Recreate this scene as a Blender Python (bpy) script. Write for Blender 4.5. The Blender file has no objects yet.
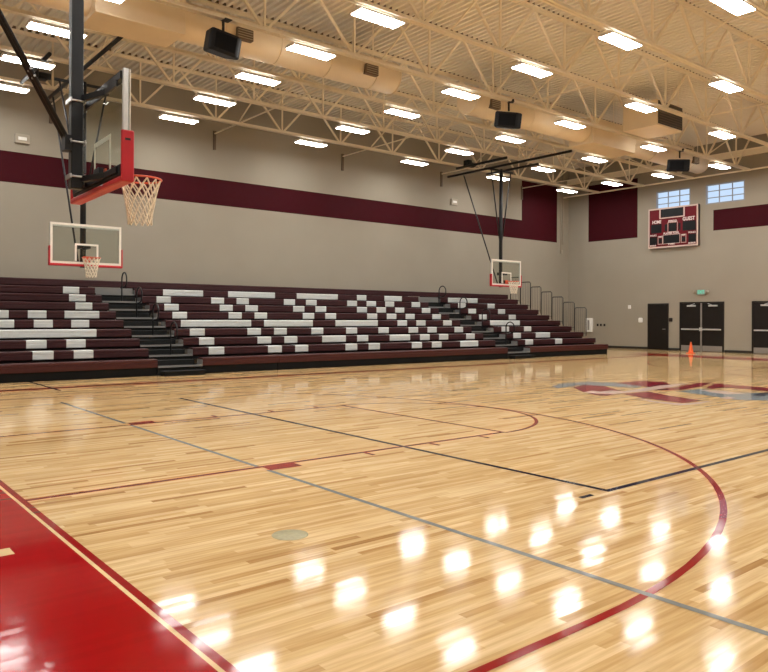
import bpy, bmesh, math, random
from mathutils import Vector, Matrix
random.seed(7)
PI = math.pi
D = bpy.data
S = bpy.context.scene
COL = S.collection

# ------------------------------------------------------------------ materials
def mat(name, col, rough=0.6, metal=0.0, spec=0.5, noise=0.0, nscale=6.0, bump=0.0, coat=0.0):
    m = D.materials.new(name); m.use_nodes = True
    nt = m.node_tree; b = nt.nodes['Principled BSDF']
    b.inputs['Roughness'].default_value = rough
    b.inputs['Metallic'].default_value = metal
    b.inputs['Specular IOR Level'].default_value = spec
    b.inputs['Coat Weight'].default_value = coat
    b.inputs['Base Color'].default_value = (*col, 1)
    if noise > 0 or bump > 0:
        tc = nt.nodes.new('ShaderNodeTexCoord')
        n = nt.nodes.new('ShaderNodeTexNoise'); n.inputs['Scale'].default_value = nscale
        n.inputs['Detail'].default_value = 5
        nt.links.new(tc.outputs['Object'], n.inputs['Vector'])
        if noise > 0:
            r = nt.nodes.new('ShaderNodeValToRGB')
            r.color_ramp.elements[0].position = 0.3; r.color_ramp.elements[1].position = 0.7
            r.color_ramp.elements[0].color = (*[c*(1-noise) for c in col], 1)
            r.color_ramp.elements[1].color = (*[min(1, c*(1+noise)) for c in col], 1)
            nt.links.new(n.outputs['Fac'], r.inputs['Fac'])
            nt.links.new(r.outputs['Color'], b.inputs['Base Color'])
        if bump > 0:
            bp = nt.nodes.new('ShaderNodeBump'); bp.inputs['Strength'].default_value = bump
            bp.inputs['Distance'].default_value = 0.01
            nt.links.new(n.outputs['Fac'], bp.inputs['Height'])
            nt.links.new(bp.outputs['Normal'], b.inputs['Normal'])
    return m

def emit(name, col, strength):
    m = D.materials.new(name); m.use_nodes = True
    nt = m.node_tree; nt.nodes.clear()
    o = nt.nodes.new('ShaderNodeOutputMaterial'); e = nt.nodes.new('ShaderNodeEmission')
    e.inputs['Color'].default_value = (*col, 1); e.inputs['Strength'].default_value = strength
    nt.links.new(e.outputs[0], o.inputs[0])
    return m

def glass(name, tint=(0.93, 0.96, 0.94)):
    m = D.materials.new(name); m.use_nodes = True
    nt = m.node_tree; nt.nodes.clear()
    o = nt.nodes.new('ShaderNodeOutputMaterial'); mx = nt.nodes.new('ShaderNodeMixShader')
    t = nt.nodes.new('ShaderNodeBsdfTransparent'); g = nt.nodes.new('ShaderNodeBsdfGlossy')
    t.inputs['Color'].default_value = (*tint, 1); g.inputs['Roughness'].default_value = 0.02
    mx.inputs[0].default_value = 0.05; nt.links.new(t.outputs[0], mx.inputs[1])
    nt.links.new(g.outputs[0], mx.inputs[2]); nt.links.new(mx.outputs[0], o.inputs[0])
    return m

FLOOR_ROUGH = 0.085
FLOOR_SPEC = 0.18
def plank_nodes(nt):
    """strip flooring laid along X: returns (per strip random, second random, normal socket, grain)"""
    N = nt.nodes.new; L = nt.links.new
    tc = N('ShaderNodeTexCoord'); sp = N('ShaderNodeSeparateXYZ'); L(tc.outputs['Object'], sp.inputs[0])
    def M(op, a, b=None):
        n = N('ShaderNodeMath'); n.operation = op
        for i, v in enumerate((a, b)):
            if v is None: continue
            if isinstance(v, (int, float)): n.inputs[i].default_value = v
            else: L(v, n.inputs[i])
        return n.outputs[0]
    row = M('FLOOR', M('DIVIDE', sp.outputs['Y'], 0.057))
    w1 = N('ShaderNodeTexWhiteNoise'); w1.noise_dimensions = '1D'; L(row, w1.inputs['W'])
    xs = M('DIVIDE', M('ADD', sp.outputs['X'], M('MULTIPLY', w1.outputs['Value'], 17.3)), 0.85)
    pl = M('FLOOR', xs)
    cb = N('ShaderNodeCombineXYZ'); L(row, cb.inputs[0]); L(pl, cb.inputs[1])
    w2 = N('ShaderNodeTexWhiteNoise'); w2.noise_dimensions = '3D'; L(cb.outputs[0], w2.inputs['Vector'])
    # grain stretched along the strips
    mp = N('ShaderNodeMapping'); mp.inputs['Scale'].default_value = (1.2, 22, 1); L(tc.outputs['Object'], mp.inputs[0])
    ns = N('ShaderNodeTexNoise'); ns.inputs['Scale'].default_value = 1.6; ns.inputs['Detail'].default_value = 5
    L(mp.outputs[0], ns.inputs['Vector'])
    # every strip lies at a very slightly different tilt
    vs = N('ShaderNodeVectorMath'); vs.operation = 'SUBTRACT'; L(w2.outputs['Color'], vs.inputs[0]); vs.inputs[1].default_value = (.5, .5, .5)
    vm = N('ShaderNodeVectorMath'); vm.operation = 'MULTIPLY'; L(vs.outputs[0], vm.inputs[0]); vm.inputs[1].default_value = (.005, .011, 0)
    ge = N('ShaderNodeNewGeometry')
    va = N('ShaderNodeVectorMath'); va.operation = 'ADD'; L(ge.outputs['Normal'], va.inputs[0]); L(vm.outputs[0], va.inputs[1])
    vn = N('ShaderNodeVectorMath'); vn.operation = 'NORMALIZE'; L(va.outputs[0], vn.inputs[0])
    return w2.outputs['Value'], w2.outputs['Color'], vn.outputs[0], ns.outputs['Fac']

def floor_wood():
    m = D.materials.new('maple_strip_floor'); m.use_nodes = True
    nt = m.node_tree; b = nt.nodes['Principled BSDF']; N = nt.nodes.new; L = nt.links.new
    rnd, rc, nrm, grain = plank_nodes(nt)
    r = N('ShaderNodeValToRGB'); cr = r.color_ramp
    cr.elements[0].position = 0.0; cr.elements[0].color = (0.40, 0.225, 0.085, 1)
    cr.elements[1].position = 1.0; cr.elements[1].color = (0.79, 0.60, 0.34, 1)
    for p_, c_ in ((.05, (.53, .335, .14, 1)), (.16, (.63, .435, .20, 1)), (.55, (.69, .495, .245, 1))):
        e = cr.elements.new(p_); e.color = c_
    L(rnd, r.inputs['Fac'])
    g = N('ShaderNodeValToRGB'); g.color_ramp.elements[0].position = .3; g.color_ramp.elements[1].position = .72
    g.color_ramp.elements[0].color = (.76, .68, .58, 1); g.color_ramp.elements[1].color = (1.05, 1.05, 1.05, 1)
    L(grain, g.inputs['Fac'])
    mx = N('ShaderNodeMixRGB'); mx.blend_type = 'MULTIPLY'; mx.inputs[0].default_value = 1
    L(r.outputs[0], mx.inputs[1]); L(g.outputs[0], mx.inputs[2])
    L(mx.outputs[0], b.inputs['Base Color']); L(nrm, b.inputs['Normal'])
    b.inputs['Roughness'].default_value = FLOOR_ROUGH
    b.inputs['Specular IOR Level'].default_value = FLOOR_SPEC
    return m

def floor_paint(name, col, var=0.06):
    m = D.materials.new(name); m.use_nodes = True
    nt = m.node_tree; b = nt.nodes['Principled BSDF']; N = nt.nodes.new; L = nt.links.new
    rnd, rc, nrm, grain = plank_nodes(nt)
    r = N('ShaderNodeValToRGB')
    r.color_ramp.elements[0].color = (*[c*(1-var) for c in col], 1)
    r.color_ramp.elements[1].color = (*[min(1, c*(1+var)) for c in col], 1)
    L(rnd, r.inputs['Fac']); L(r.outputs[0], b.inputs['Base Color']); L(nrm, b.inputs['Normal'])
    b.inputs['Roughness'].default_value = FLOOR_ROUGH; b.inputs['Specular IOR Level'].default_value = FLOOR_SPEC
    return m

M = {}
M['floor'] = floor_wood()
M['p_red'] = floor_paint('red_court_paint', (0.33, 0.003, 0.005))
M['p_line'] = floor_paint('red_line_paint', (0.27, 0.008, 0.008))
M['p_cream'] = floor_paint('bare_maple_gap', (0.76, 0.56, 0.30))
M['p_grey'] = floor_paint('grey_line_paint', (0.22, 0.23, 0.22))
M['p_navy'] = floor_paint('navy_line_paint', (0.015, 0.018, 0.035))
M['p_maroon'] = floor_paint('maroon_logo_paint', (0.24, 0.014, 0.03))
M['p_white'] = floor_paint('white_logo_paint', (0.62, 0.47, 0.40))
M['p_slate'] = floor_paint('slate_logo_paint', (0.23, 0.27, 0.29))
M['wall'] = mat('beige_wall_paint', (0.297, 0.266, 0.213), 0.8, noise=0.025, nscale=0.8, spec=0.3)
M['wall_maroon'] = mat('maroon_wall_paint', (0.042, 0.003, 0.006), 0.7, noise=0.03, nscale=1.2, spec=0.1)
M['steel'] = mat('beige_painted_steel', (0.82, 0.74, 0.59), 0.6, noise=0.03, nscale=3)
M['deck'] = mat('beige_roof_deck', (0.80, 0.755, 0.665), 0.7, noise=0.03, nscale=0.6)
M['duct'] = mat('tan_painted_duct', (0.76, 0.64, 0.46), 0.55, noise=0.03, nscale=2)
M['grille'] = mat('dark_tan_grille', (0.12, 0.085, 0.06), 0.6)
M['dark_grille'] = mat('dark_louvre', (0.055, 0.045, 0.035), 0.6)
M['black'] = mat('black_painted_steel', (0.009, 0.010, 0.012), 0.45, spec=.35, noise=0.15, nscale=4)
M['rubber'] = mat('black_rubber', (0.006, 0.006, 0.006), 0.8, spec=.15)
M['spk'] = mat('black_speaker_cabinet', (0.007, 0.0075, 0.009), 0.6, spec=.2, noise=0.2, nscale=20)
M['spkgrille'] = mat('black_speaker_grille', (0.004, 0.004, 0.005), 0.85, spec=.15, bump=0.4, nscale=120)
M['maroon_seat'] = mat('maroon_plastic_seat', (0.036, 0.0075, 0.0095), 0.45, spec=.3, noise=0.10, nscale=9)
M['maroon_front'] = mat('maroon_front_seat', (0.05, 0.0105, 0.0095), 0.45, spec=.3, noise=0.10, nscale=9)
M['white_seat'] = mat('white_plastic_seat', (0.58, 0.61, 0.60), 0.45, noise=0.03, nscale=9)
M['bl_dark'] = mat('dark_bleacher_deck', (0.012, 0.009, 0.0095), 0.7, spec=.2, noise=0.1, nscale=4)
M['step'] = mat('black_step_tread', (0.008, 0.009, 0.009), 0.7, spec=.2, noise=0.15, nscale=14)
M['nosing'] = mat('grey_step_nosing', (0.17, 0.17, 0.165), 0.55)
M['rail'] = mat('dark_grey_rail', (0.05, 0.047, 0.043), 0.5)
M['white'] = mat('white_enamel', (0.75, 0.74, 0.70), 0.4, noise=0.02)
M['board_white'] = mat('white_board_paint', (0.76, 0.72, 0.64), 0.45, noise=0.02)
M['alu'] = mat('brushed_aluminium', (0.66, 0.66, 0.64), 0.35, 0.6, noise=0.05, nscale=12)
M['zinc'] = mat('zinc_clamp', (0.55, 0.55, 0.55), 0.3, 0.9)
M['pad'] = mat('red_vinyl_pad', (0.46, 0.012, 0.02), 0.4, noise=0.05, nscale=5)
M['rim'] = mat('orange_red_rim', (0.62, 0.075, 0.02), 0.4, noise=0.05)
M['net'] = mat('white_net_cord', (0.74, 0.66, 0.52), 0.8, noise=0.08, nscale=40)
M['glass'] = glass('backboard_glass')
M['door'] = mat('dark_brown_door', (0.010, 0.0075, 0.006), 0.45, spec=.25, noise=0.08, nscale=3)
M['doorframe'] = mat('dark_door_frame', (0.014, 0.011, 0.009), 0.5, spec=.25)
M['grey_metal'] = mat('grey_metal', (0.30, 0.28, 0.26), 0.4, 0.5)
M['base'] = mat('black_baseboard', (0.012, 0.011, 0.010), 0.5)
M['cone'] = mat('orange_cone_plastic', (0.80, 0.115, 0.015), 0.5, noise=0.05)
M['sb_red'] = mat('red_scoreboard_face', (0.125, 0.004, 0.010), 0.5, spec=.2, noise=0.03)
M['sb_black'] = mat('black_display_window', (0.005, 0.005, 0.006), 0.4, spec=.25)
M['sb_frame'] = mat('pale_scoreboard_trim', (0.60, 0.46, 0.40), 0.5)
M['sb_text'] = mat('white_scoreboard_lettering', (0.80, 0.70, 0.66), 0.5)
M['sb_case'] = mat('dark_scoreboard_case', (0.03, 0.022, 0.022), 0.5)
M['lamp'] = emit('lit_light_diffuser', (1.0, 0.975, 0.94), 52)
M['added_uplamp'] = emit('added_uplight_glow', (1.0, 0.96, 0.9), 14)
M['lamp_house'] = mat('white_light_housing', (0.70, 0.66, 0.60), 0.5)
M['day'] = emit('daylit_window_glass', (0.60, 0.77, 1.0), 1.0)
M['winframe'] = mat('grey_window_frame', (0.26, 0.28, 0.32), 0.5)
M['exit_face'] = emit('lit_green_exit_face', (0.42, 0.62, 0.48), 0.5)
M['exit_text'] = emit('lit_exit_letters', (0.2, 0.75, 0.45), 0.9)
M['exit_case'] = mat('beige_exit_case', (0.34, 0.30, 0.235), 0.55)
M['plate'] = mat('brass_floor_plate', (0.30, 0.27, 0.13), 0.35, 0.0, noise=0.15, nscale=30)

# ------------------------------------------------------------------ mesh helpers
def box(bm, x0, x1, y0, y1, z0, z1, mi=0):
    vs = [bm.verts.new((x, y, z)) for x in (x0, x1) for y in (y0, y1) for z in (z0, z1)]
    for f in ((0, 1, 3, 2), (4, 6, 7, 5), (0, 4, 5, 1), (2, 3, 7, 6), (0, 2, 6, 4), (1, 5, 7, 3)):
        fc = bm.faces.new([vs[i] for i in f]); fc.material_index = mi
    return vs

def rbox(bm, x0, x1, y0, y1, z0, z1, r=0.01, seg=2):
    vs = box(bm, x0, x1, y0, y1, z0, z1)
    es = set()
    for v in vs:
        for e in v.link_edges: es.add(e)
    bmesh.ops.bevel(bm, geom=list(es), offset=r, segments=seg, affect='EDGES', profile=0.5)

def tube(bm, pts, r, n=8, closed=False, cap=True):
    pts = [Vector(p) for p in pts]; rings = []; k = len(pts)
    up = None
    for i, p in enumerate(pts):
        if closed: t = (pts[(i+1) % k] - pts[i-1]).normalized()
        else: t = (pts[min(i+1, k-1)] - pts[max(i-1, 0)]).normalized()
        if up is None:
            up = Vector((0, 0, 1)) if abs(t.z) < .9 else Vector((1, 0, 0))
        s = t.cross(up).normalized(); up = s.cross(t).normalized()
        rings.append([bm.verts.new(p + (s*math.cos(2*PI*j/n) + up*math.sin(2*PI*j/n))*r) for j in range(n)])
    m = k if closed else k-1
    for i in range(m):
        a, b = rings[i], rings[(i+1) % k]
        for j in range(n):
            f = bm.faces.new((a[j], a[(j+1) % n], b[(j+1) % n], b[j])); f.smooth = True
    if cap and not closed:
        bm.faces.new(rings[0][::-1]); bm.faces.new(rings[-1])

def bar(bm, a, b, w, h=None):
    """square bar from a to b"""
    h = h or w
    a, b = Vector(a), Vector(b); t = (b-a).normalized()
    up = Vector((0, 0, 1)) if abs(t.z) < .95 else Vector((1, 0, 0))
    s = t.cross(up).normalized()*w/2; u = s.normalized().cross(t).normalized()*h/2
    v = [bm.verts.new(p+o) for p in (a, b) for o in (-s-u, s-u, s+u, -s+u)]
    for f in ((3, 2, 1, 0), (4, 5, 6, 7), (0, 1, 5, 4), (1, 2, 6, 5), (2, 3, 7, 6), (3, 0, 4, 7)):
        bm.faces.new([v[i] for i in f])

def lathe(bm, prof, n=24, c=(0, 0)):
    rings = [[bm.verts.new((c[0]+r*math.cos(2*PI*j/n), c[1]+r*math.sin(2*PI*j/n), z)) for j in range(n)] for r, z in prof]
    for a, b in zip(rings, rings[1:]):
        for j in range(n):
            f = bm.faces.new((a[j], a[(j+1) % n], b[(j+1) % n], b[j])); f.smooth = True
    bm.faces.new(rings[0][::-1]); bm.faces.new(rings[-1])

def prism(bm, poly, axis, a, b):
    """poly of (u,v) extruded along axis ('x','y','z') from a to b"""
    def P(u, v, w): return {'x': (w, u, v), 'y': (u, w, v), 'z': (u, v, w)}[axis]
    r0 = [bm.verts.new(P(u, v, a)) for u, v in poly]; r1 = [bm.verts.new(P(u, v, b)) for u, v in poly]
    n = len(poly)
    bm.faces.new(r0); bm.faces.new(r1[::-1])
    for i in range(n): bm.faces.new((r0[i], r1[i], r1[(i+1) % n], r0[(i+1) % n]))

def obj(name, bm, m, parent=None, fix=True):
    if fix: bmesh.ops.recalc_face_normals(bm, faces=bm.faces[:])
    me = D.meshes.new(name); bm.to_mesh(me); bm.free()
    for x in (m if isinstance(m, (list, tuple)) else [m]): me.materials.append(x)
    o = D.objects.new(name, me); COL.objects.link(o)
    if parent is not None: o.parent = parent
    return o

def part(name, m, parent, fn, label=None):
    bm = bmesh.new(); fn(bm); o = obj(name, bm, m, parent)
    if label: o['label'] = label
    return o

def tag(o, label, cat, group=None, kind=None):
    o['label'] = label; o['category'] = cat
    if group: o['group'] = group
    if kind: o['kind'] = kind
    return o

def thing(name, label, cat, loc=(0, 0, 0), rz=0.0, group=None):
    o = D.objects.new(name, None); COL.objects.link(o); o.empty_display_size = 0.2
    o.location = loc; o.rotation_euler = (0, 0, rz)
    return tag(o, label, cat, group)

def dup(root, loc, label=None):
    r = root.copy(); COL.objects.link(r); r.location = loc
    if label: r['label'] = label
    for ch in list(root.children):
        c = ch.copy(); COL.objects.link(c); c.parent = r
        for g in list(ch.children):
            d = g.copy(); COL.objects.link(d); d.parent = c
    return r

def text_mesh(name, txt, size, m, parent, mw, width=None, ext=0.004):
    cu = D.curves.new(name, 'FONT'); cu.body = txt; cu.size = size; cu.extrude = ext
    cu.align_x = 'CENTER'; cu.align_y = 'CENTER'; cu.offset = size*0.018
    t = D.objects.new(name+'_tmp', cu); COL.objects.link(t)
    bpy.context.view_layer.update()
    dg = bpy.context.evaluated_depsgraph_get()
    me = D.meshes.new_from_object(t.evaluated_get(dg)); me.name = name
    D.objects.remove(t); D.curves.remove(cu)
    if width:
        xs = [v.co.x for v in me.vertices]; k = width/(max(xs)-min(xs))
        for v in me.vertices: v.co.x *= k
    me.transform(mw)
    me.materials.clear(); me.materials.append(m)
    o = D.objects.new(name, me); COL.objects.link(o); o.parent = parent
    return o
def face_minus_x(x, y, z):   # lettering on a face looking towards -X
    return Matrix(((0, 0, -1, x), (-1, 0, 0, y), (0, 1, 0, z), (0, 0, 0, 1)))

# ------------------------------------------------------------------ the room
XW, XE = -5.9, 30.88          # end walls
YN, YB = -12.2, 15.70         # wall behind the photographer, wall behind the bleachers
ZD = 9.42                     # underside of the deck ribs
ZS1, ZS2, ZB = 5.49, 6.42, 8.42

def grid_wall(name, us, vs, place, rule, label):
    """wall split in rectangles: rule(u,v) gives a material index or None for an opening"""
    bm = bmesh.new(); V = {}
    def vert(u, v):
        if (u, v) not in V: V[(u, v)] = bm.verts.new(place(u, v))
        return V[(u, v)]
    for a, b in zip(us, us[1:]):
        for c, d in zip(vs, vs[1:]):
            k = rule((a+b)/2, (c+d)/2)
            if k is None: continue
            f = bm.faces.new((vert(a, c), vert(b, c), vert(b, d), vert(a, d))); f.material_index = k
    o = obj(name, bm, [M['wall'], M['wall_maroon']], fix=False)
    return tag(o, label, 'wall', kind='structure')

TOP = 9.6
def rule_b(u, v):
    if ZS1 < v < ZS2 and u < 29.88: return 1
    if ZS2 < v < ZB and 27.03 < u < 29.88: return 1
    return 0
grid_wall('wall_back', [XW, 27.03, 29.88, XE], [0, ZS1, ZS2, ZB, TOP], lambda u, v: (u, YB, v), rule_b,
          'long beige wall behind the bleachers with a maroon stripe')
W1 = (8.92, 10.64); W2 = (6.45, 8.20); WZ = (6.70, 7.60)
D1 = (10.02, 10.98, 2.17); D2 = (7.38, 9.35, 2.22); D3 = (4.10, 6.06, 2.22)
def rule_e(u, v):
    if WZ[0] < v < WZ[1] and (W1[0] < u < W1[1] or W2[0] < u < W2[1]): return None
    if 11.62 < u < 14.45 and ZS1 < v < ZB: return 1
    if u < 7.84 and ZS1 < v < ZS2: return 1
    return 0
ys = sorted([YN, 6.45, 7.84, 8.20, 8.92, 10.64, 11.62, 14.45, YB]); zs = sorted([0, ZS1, ZS2, WZ[0], WZ[1], ZB, TOP])
grid_wall('wall_right', ys, zs, lambda u, v: (XE, u, v), rule_e, 'beige end wall with scoreboard, doors and two high windows')
grid_wall('wall_left', [YN, YB], [0, TOP], lambda u, v: (XW, u, v), lambda u, v: 0, 'beige end wall behind the near hoop')
grid_wall('wall_front', [XW, XE], [0, TOP], lambda u, v: (u, YN, v), lambda u, v: 0, 'beige long wall behind the photographer')

bm = bmesh.new(); bm.faces.new([bm.verts.new(v) for v in ((XW, YN, 0), (XE, YN, 0), (XE, YB, 0), (XW, YB, 0))])
FL = tag(obj('floor', bm, M['floor'], fix=False), 'glossy maple gym floor with painted court lines', 'floor', kind='structure')

# corrugated deck, ribs along Y
bm = bmesh.new(); P = 0.2; n = int((XE-XW)/P)+1; prev = None; x = XW
prof = []
for i in range(n):
    x0 = XW+i*P
    prof += [(x0, ZD), (x0+.07, ZD), (x0+.085, ZD+.075), (x0+.185, ZD+.075)]
prof = [(min(a, XE+.1), b) for a, b in prof]
for a, b in prof:
    cur = (bm.verts.new((a, YN, b)), bm.verts.new((a, YB, b)))
    if prev and (cur[0].co-prev[0].co).length > 1e-5: bm.faces.new((prev[0], cur[0], cur[1], prev[1]))
    prev = cur
CE = tag(obj('ceiling', bm, M['deck'], fix=False), 'beige corrugated metal roof deck', 'ceiling', kind='structure')

# baseboards
def seg(name, y0, y1, label):
    bm = bmesh.new(); rbox(bm, XE-.015, XE-.001, y0, y1, 0.001, .115, .003, 1)
    tag(obj(name, bm, M['base']), label, 'baseboard', kind='structure')
seg('baseboard_right', D1[1]+.05, YB-.001, 'black baseboard between the bleachers and the single door')
seg('baseboard_middle', D2[1]+.07, D1[0]-.05, 'short black baseboard between single and double doors')
seg('baseboard_near', D3[1]+.07, D2[0]-.07, 'black baseboard between the two double doors')
seg('baseboard_front', YN+.001, D3[0]-.07, 'black baseboard past the rightmost doors')

# ------------------------------------------------------------------ roof trusses
ROWS = [-8.87+2.521*i for i in range(10)]      # last one is nearest the bleacher wall
NODE0, NSP = 6.80-5*2.535, 2.535
NODES = [NODE0+NSP*i for i in range(15)]
ZB0, ZB1 = 7.95, 8.05     # bottom chord
ZT0, ZT1 = 9.32, 9.415
ORD = ['ninth', 'eighth', 'seventh', 'sixth', 'fifth', 'fourth', 'third', 'second', 'first']
def chord(bm, z0, z1, flip):
    for s in (-1, 1):
        a, b = (.012*s, .078*s) if s > 0 else (.078*s, .012*s)
        box(bm, XW+.02, XE-.02, a, b, z0, z0+.014) if not flip else box(bm, XW+.02, XE-.02, a, b, z1-.014, z1)
        c, d = (.012*s, .026*s) if s > 0 else (.026*s, .012*s)
        box(bm, XW+.02, XE-.02, c, d, z0, z1)
def me_of(fn, name, m):
    bm = bmesh.new(); fn(bm); bmesh.ops.recalc_face_normals(bm, faces=bm.faces[:])
    me = D.meshes.new(name); bm.to_mesh(me); bm.free(); me.materials.append(m); return me
mb = me_of(lambda b: chord(b, ZB0, ZB1, False), 'bottom_chord', M['steel'])
mt = me_of(lambda b: chord(b, ZT0, ZT1, True), 'top_chord', M['steel'])
H = NSP/2
ml = me_of(lambda b: bar(b, (-.06, 0, ZB1-.03), (-H, 0, ZT0+.03), .058), 'web_member', M['steel'])
mr = me_of(lambda b: bar(b, (.06, 0, ZB1-.03), (H, 0, ZT0+.03), .058), 'web_member', M['steel'])
mv = me_of(lambda b: bar(b, (0, 0, ZB1-.03), (0, 0, ZT0+.03), .046), 'web_member', M['steel'])
def allweb(b):
    for x in NODES:
        bar(b, (x-.06, 0, ZB1-.03), (max(x-H, XW+.05), 0, ZT0+.03), .058); bar(b, (x+.06, 0, ZB1-.03), (x+H, 0, ZT0+.03), .058)
        bar(b, (x, 0, ZB1-.03), (x, 0, ZT0+.03), .046)
mw_all = me_of(allweb, 'web', M['steel'])
def child(me, name, parent, loc=(0, 0, 0)):
    o = D.objects.new(name, me); COL.objects.link(o); o.parent = parent; o.location = loc; return o
for i, y in enumerate(ROWS):
    k = 9-i
    nm = 'nearest' if k == 0 else ORD[9-k]
    lab = ('beige steel roof truss nearest the striped bleacher wall' if k == 0 else
           f'beige steel roof truss, {["second","third","fourth","fifth","sixth","seventh","eighth","ninth","tenth"][k-1]} from the striped bleacher wall')
    t = thing('roof_truss', lab, 'truss', (0, y, 0), 0, 'parallel roof trusses')
    child(mb, 'bottom_chord', t); child(mt, 'top_chord', t)
    if y > 0:
        for x in NODES:
            child(mv, 'web_member', t, (x, 0, 0)); child(mr, 'web_member', t, (x, 0, 0))
            if x-H > XW+.05: child(ml, 'web_member', t, (x, 0, 0))
    else:
        child(mw_all, 'web', t)
# dark blocks stand in for the shaded gaps in the deck flutes over each truss
def gap_shade(b):
    for y in ROWS:
        for i in range(n-1):
            x0 = XW+i*P
            box(b, x0+.088, x0+.182, y-.076, y-.02, ZD+.002, ZD+.072)
part('flute_gap_shade', M['grille'], CE, gap_shade)['kind'] = 'stuff'

# bridging: one line of bars and crosses per station, between trusses and to the wall
STA = [4.7, 10.2, 15.85, 21.4, 27.0]
stw = ['behind the near hoop mast', 'left of the hanging middle loudspeaker', 'second left of the square air unit',
       'beside the square air unit', 'nearest the scoreboard wall']
for sx, lab in zip(STA, stw):
    t = thing('truss_bridging', 'beige cross bracing between the trusses, ' + lab, 'bracing', (sx, 0, 0), 0, 'cross bracing lines')
    for a, c in zip(ROWS, ROWS[1:]+[YB-.03]):
        if abs(a-ROWS[6]) < .1 and (-2.5 < sx < 11.7 or 14.6 < sx < 29.2): continue       # the ducts run here
        if abs(a-ROWS[5]) < .1 and 20.6 < sx < 22.5: continue                              # the air unit hangs here
        part('tie_bar', M['steel'], t, lambda b: bar(b, (0, a+.09, ZB1-.03), (0, c-(.09 if c < 14 else 0), ZB1-.03), .035))
        if c < 14:
            part('cross_brace', M['steel'], t, lambda b: bar(b, (0.05, a+.08, ZB1), (0.05, c-.08, ZT0), .036))
            part('cross_brace', M['steel'], t, lambda b: bar(b, (-.05, c-.08, ZB1), (-.05, a+.08, ZT0), .036))
    part('wall_bracket', M['grille'], t, lambda b: box(b, -.045, .045, YB-.06, YB+.003, 7.45, 8.12))  # steel bracket in dark tan, the unlit shade put into its colour
# tie along the end wall and its beam
t = thing('ceiling_tie_tube', 'long beige tie tube crossing in front of the scoreboard wall top', 'tie', (XE-.45, 0, 0))
part('tube', M['steel'], t, lambda b: bar(b, (0, YN+.0, 7.91), (0, YB-.0, 7.91), .06))
bm = bmesh.new(); box(bm, XE-.15, XE-.001, YN+.01, YB-.01, 8.62, 8.86)
tag(obj('trim_1', bm, M['steel']), 'beige ledger beam along the top of the end wall', 'trim', kind='structure')

# ------------------------------------------------------------------ ceiling lights
LX = [-2.0+5.03*i for i in range(7)]
def light_proto():
    t = thing('ceiling_light', 'x', 'ceiling light', (0, 0, 0), 0, 'lit gym ceiling lights')
    part('housing', M['lamp_house'], t, lambda b: prism(b, [(-.195, 0.012), (.195, 0.012), (.195, .04), (.13, .085), (-.13, .085), (-.195, .04)], 'x', -.60, .60))
    part('diffuser', M['lamp'], t, lambda b: box(b, -.565, .565, -.18, .18, -.004, .011))
    part('added_uplight', M['added_uplamp'], t, lambda b: (box(b, -.5, .5, -.11, -.085, .0855, .0875), box(b, -.5, .5, .085, .11, .0855, .0875)))  # glowing strips added on top of the housing to brighten the ceiling
    for sx in (-.45, .45):
        part('hanger', M['lamp_house'], t, lambda b: tube(b, [(sx, 0, .08), (sx, 0, .19)], .012, 6))
    return t
lp = None
rown = ['nearest the bleacher wall', 'second from the bleacher wall', 'third from the bleacher wall', 'fourth from the bleacher wall',
        'fifth from the bleacher wall', 'sixth from the bleacher wall', 'seventh from the bleacher wall', 'eighth from the bleacher wall',
        'ninth from the bleacher wall', 'tenth from the bleacher wall']
coln = ['seventh', 'sixth', 'fifth', 'fourth', 'third', 'second', 'first']
for i, y in enumerate(ROWS):
    for j, x in enumerate(LX):
        lab = f'lit rectangular light on the truss {rown[9-i]}, {coln[j]} from the scoreboard wall'
        if lp is None: lp = light_proto(); lp.location = (x, y, 7.76); lp['label'] = lab
        else: dup(lp, (x, y, 7.76), lab)

# ------------------------------------------------------------------ ducts
DY, DZ, DR = 7.55, 8.22, .43
def duct(label, x0, x1, boxes, grilles):
    t = thing('air_duct', label, 'duct', (0, DY, DZ), 0, 'round air ducts')
    def tubeb(b):
        tube(b, [(x0, 0, 0), (x1, 0, 0)], DR, 28)
    part('duct_tube', M['duct'], t, tubeb)
    for x, sg in ((x0, -1), (x1, 1)):
        part('end_cap', M['duct'], t, lambda b: tube(b, [(x, 0, 0), (x+sg*.03, 0, 0)], DR+.012, 28))
    x = x0+1.2
    while x < x1:
        part('joint_band', M['duct'], t, lambda b: tube(b, [(x-.015, 0, 0), (x+.015, 0, 0)], DR+.010, 28)); x += 1.5
    for a, c in boxes:
        part('plenum_box', M['duct'], t, lambda b: rbox(b, a, c, -.52, .52, -.50, .40, .01, 1))
    for gx in grilles:
        g = part('side_grille', M['grille'], t, lambda b: rbox(b, gx-.21, gx+.21, -.50, -.30, -.23, .03, .008, 1))
        def lou(b):
            for q in range(4):
                zz = -.20+.058*q; box(b, gx-.19, gx+.19, -.508, -.499, zz, zz+.018)
        part('louvre', M['exit_case'], g, lou)
    for hx in [x0+1.0, (x0+x1)/2, x1-1.0]:
        for sg in (-1, 1): part('hanger_strap', M['steel'], t, lambda b: box(b, hx-.02, hx+.02, sg*.446-.004, sg*.446+.004, 0, ZD-DZ))
duct('tan round air duct above the left half of the gym', -2.4, 11.6, [(3.3, 5.25)], [6.75, 10.55])
duct('tan round air duct above the right half of the gym', 14.7, 29.0, [(20.5, 23.2)], [15.45, 27.85])

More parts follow.
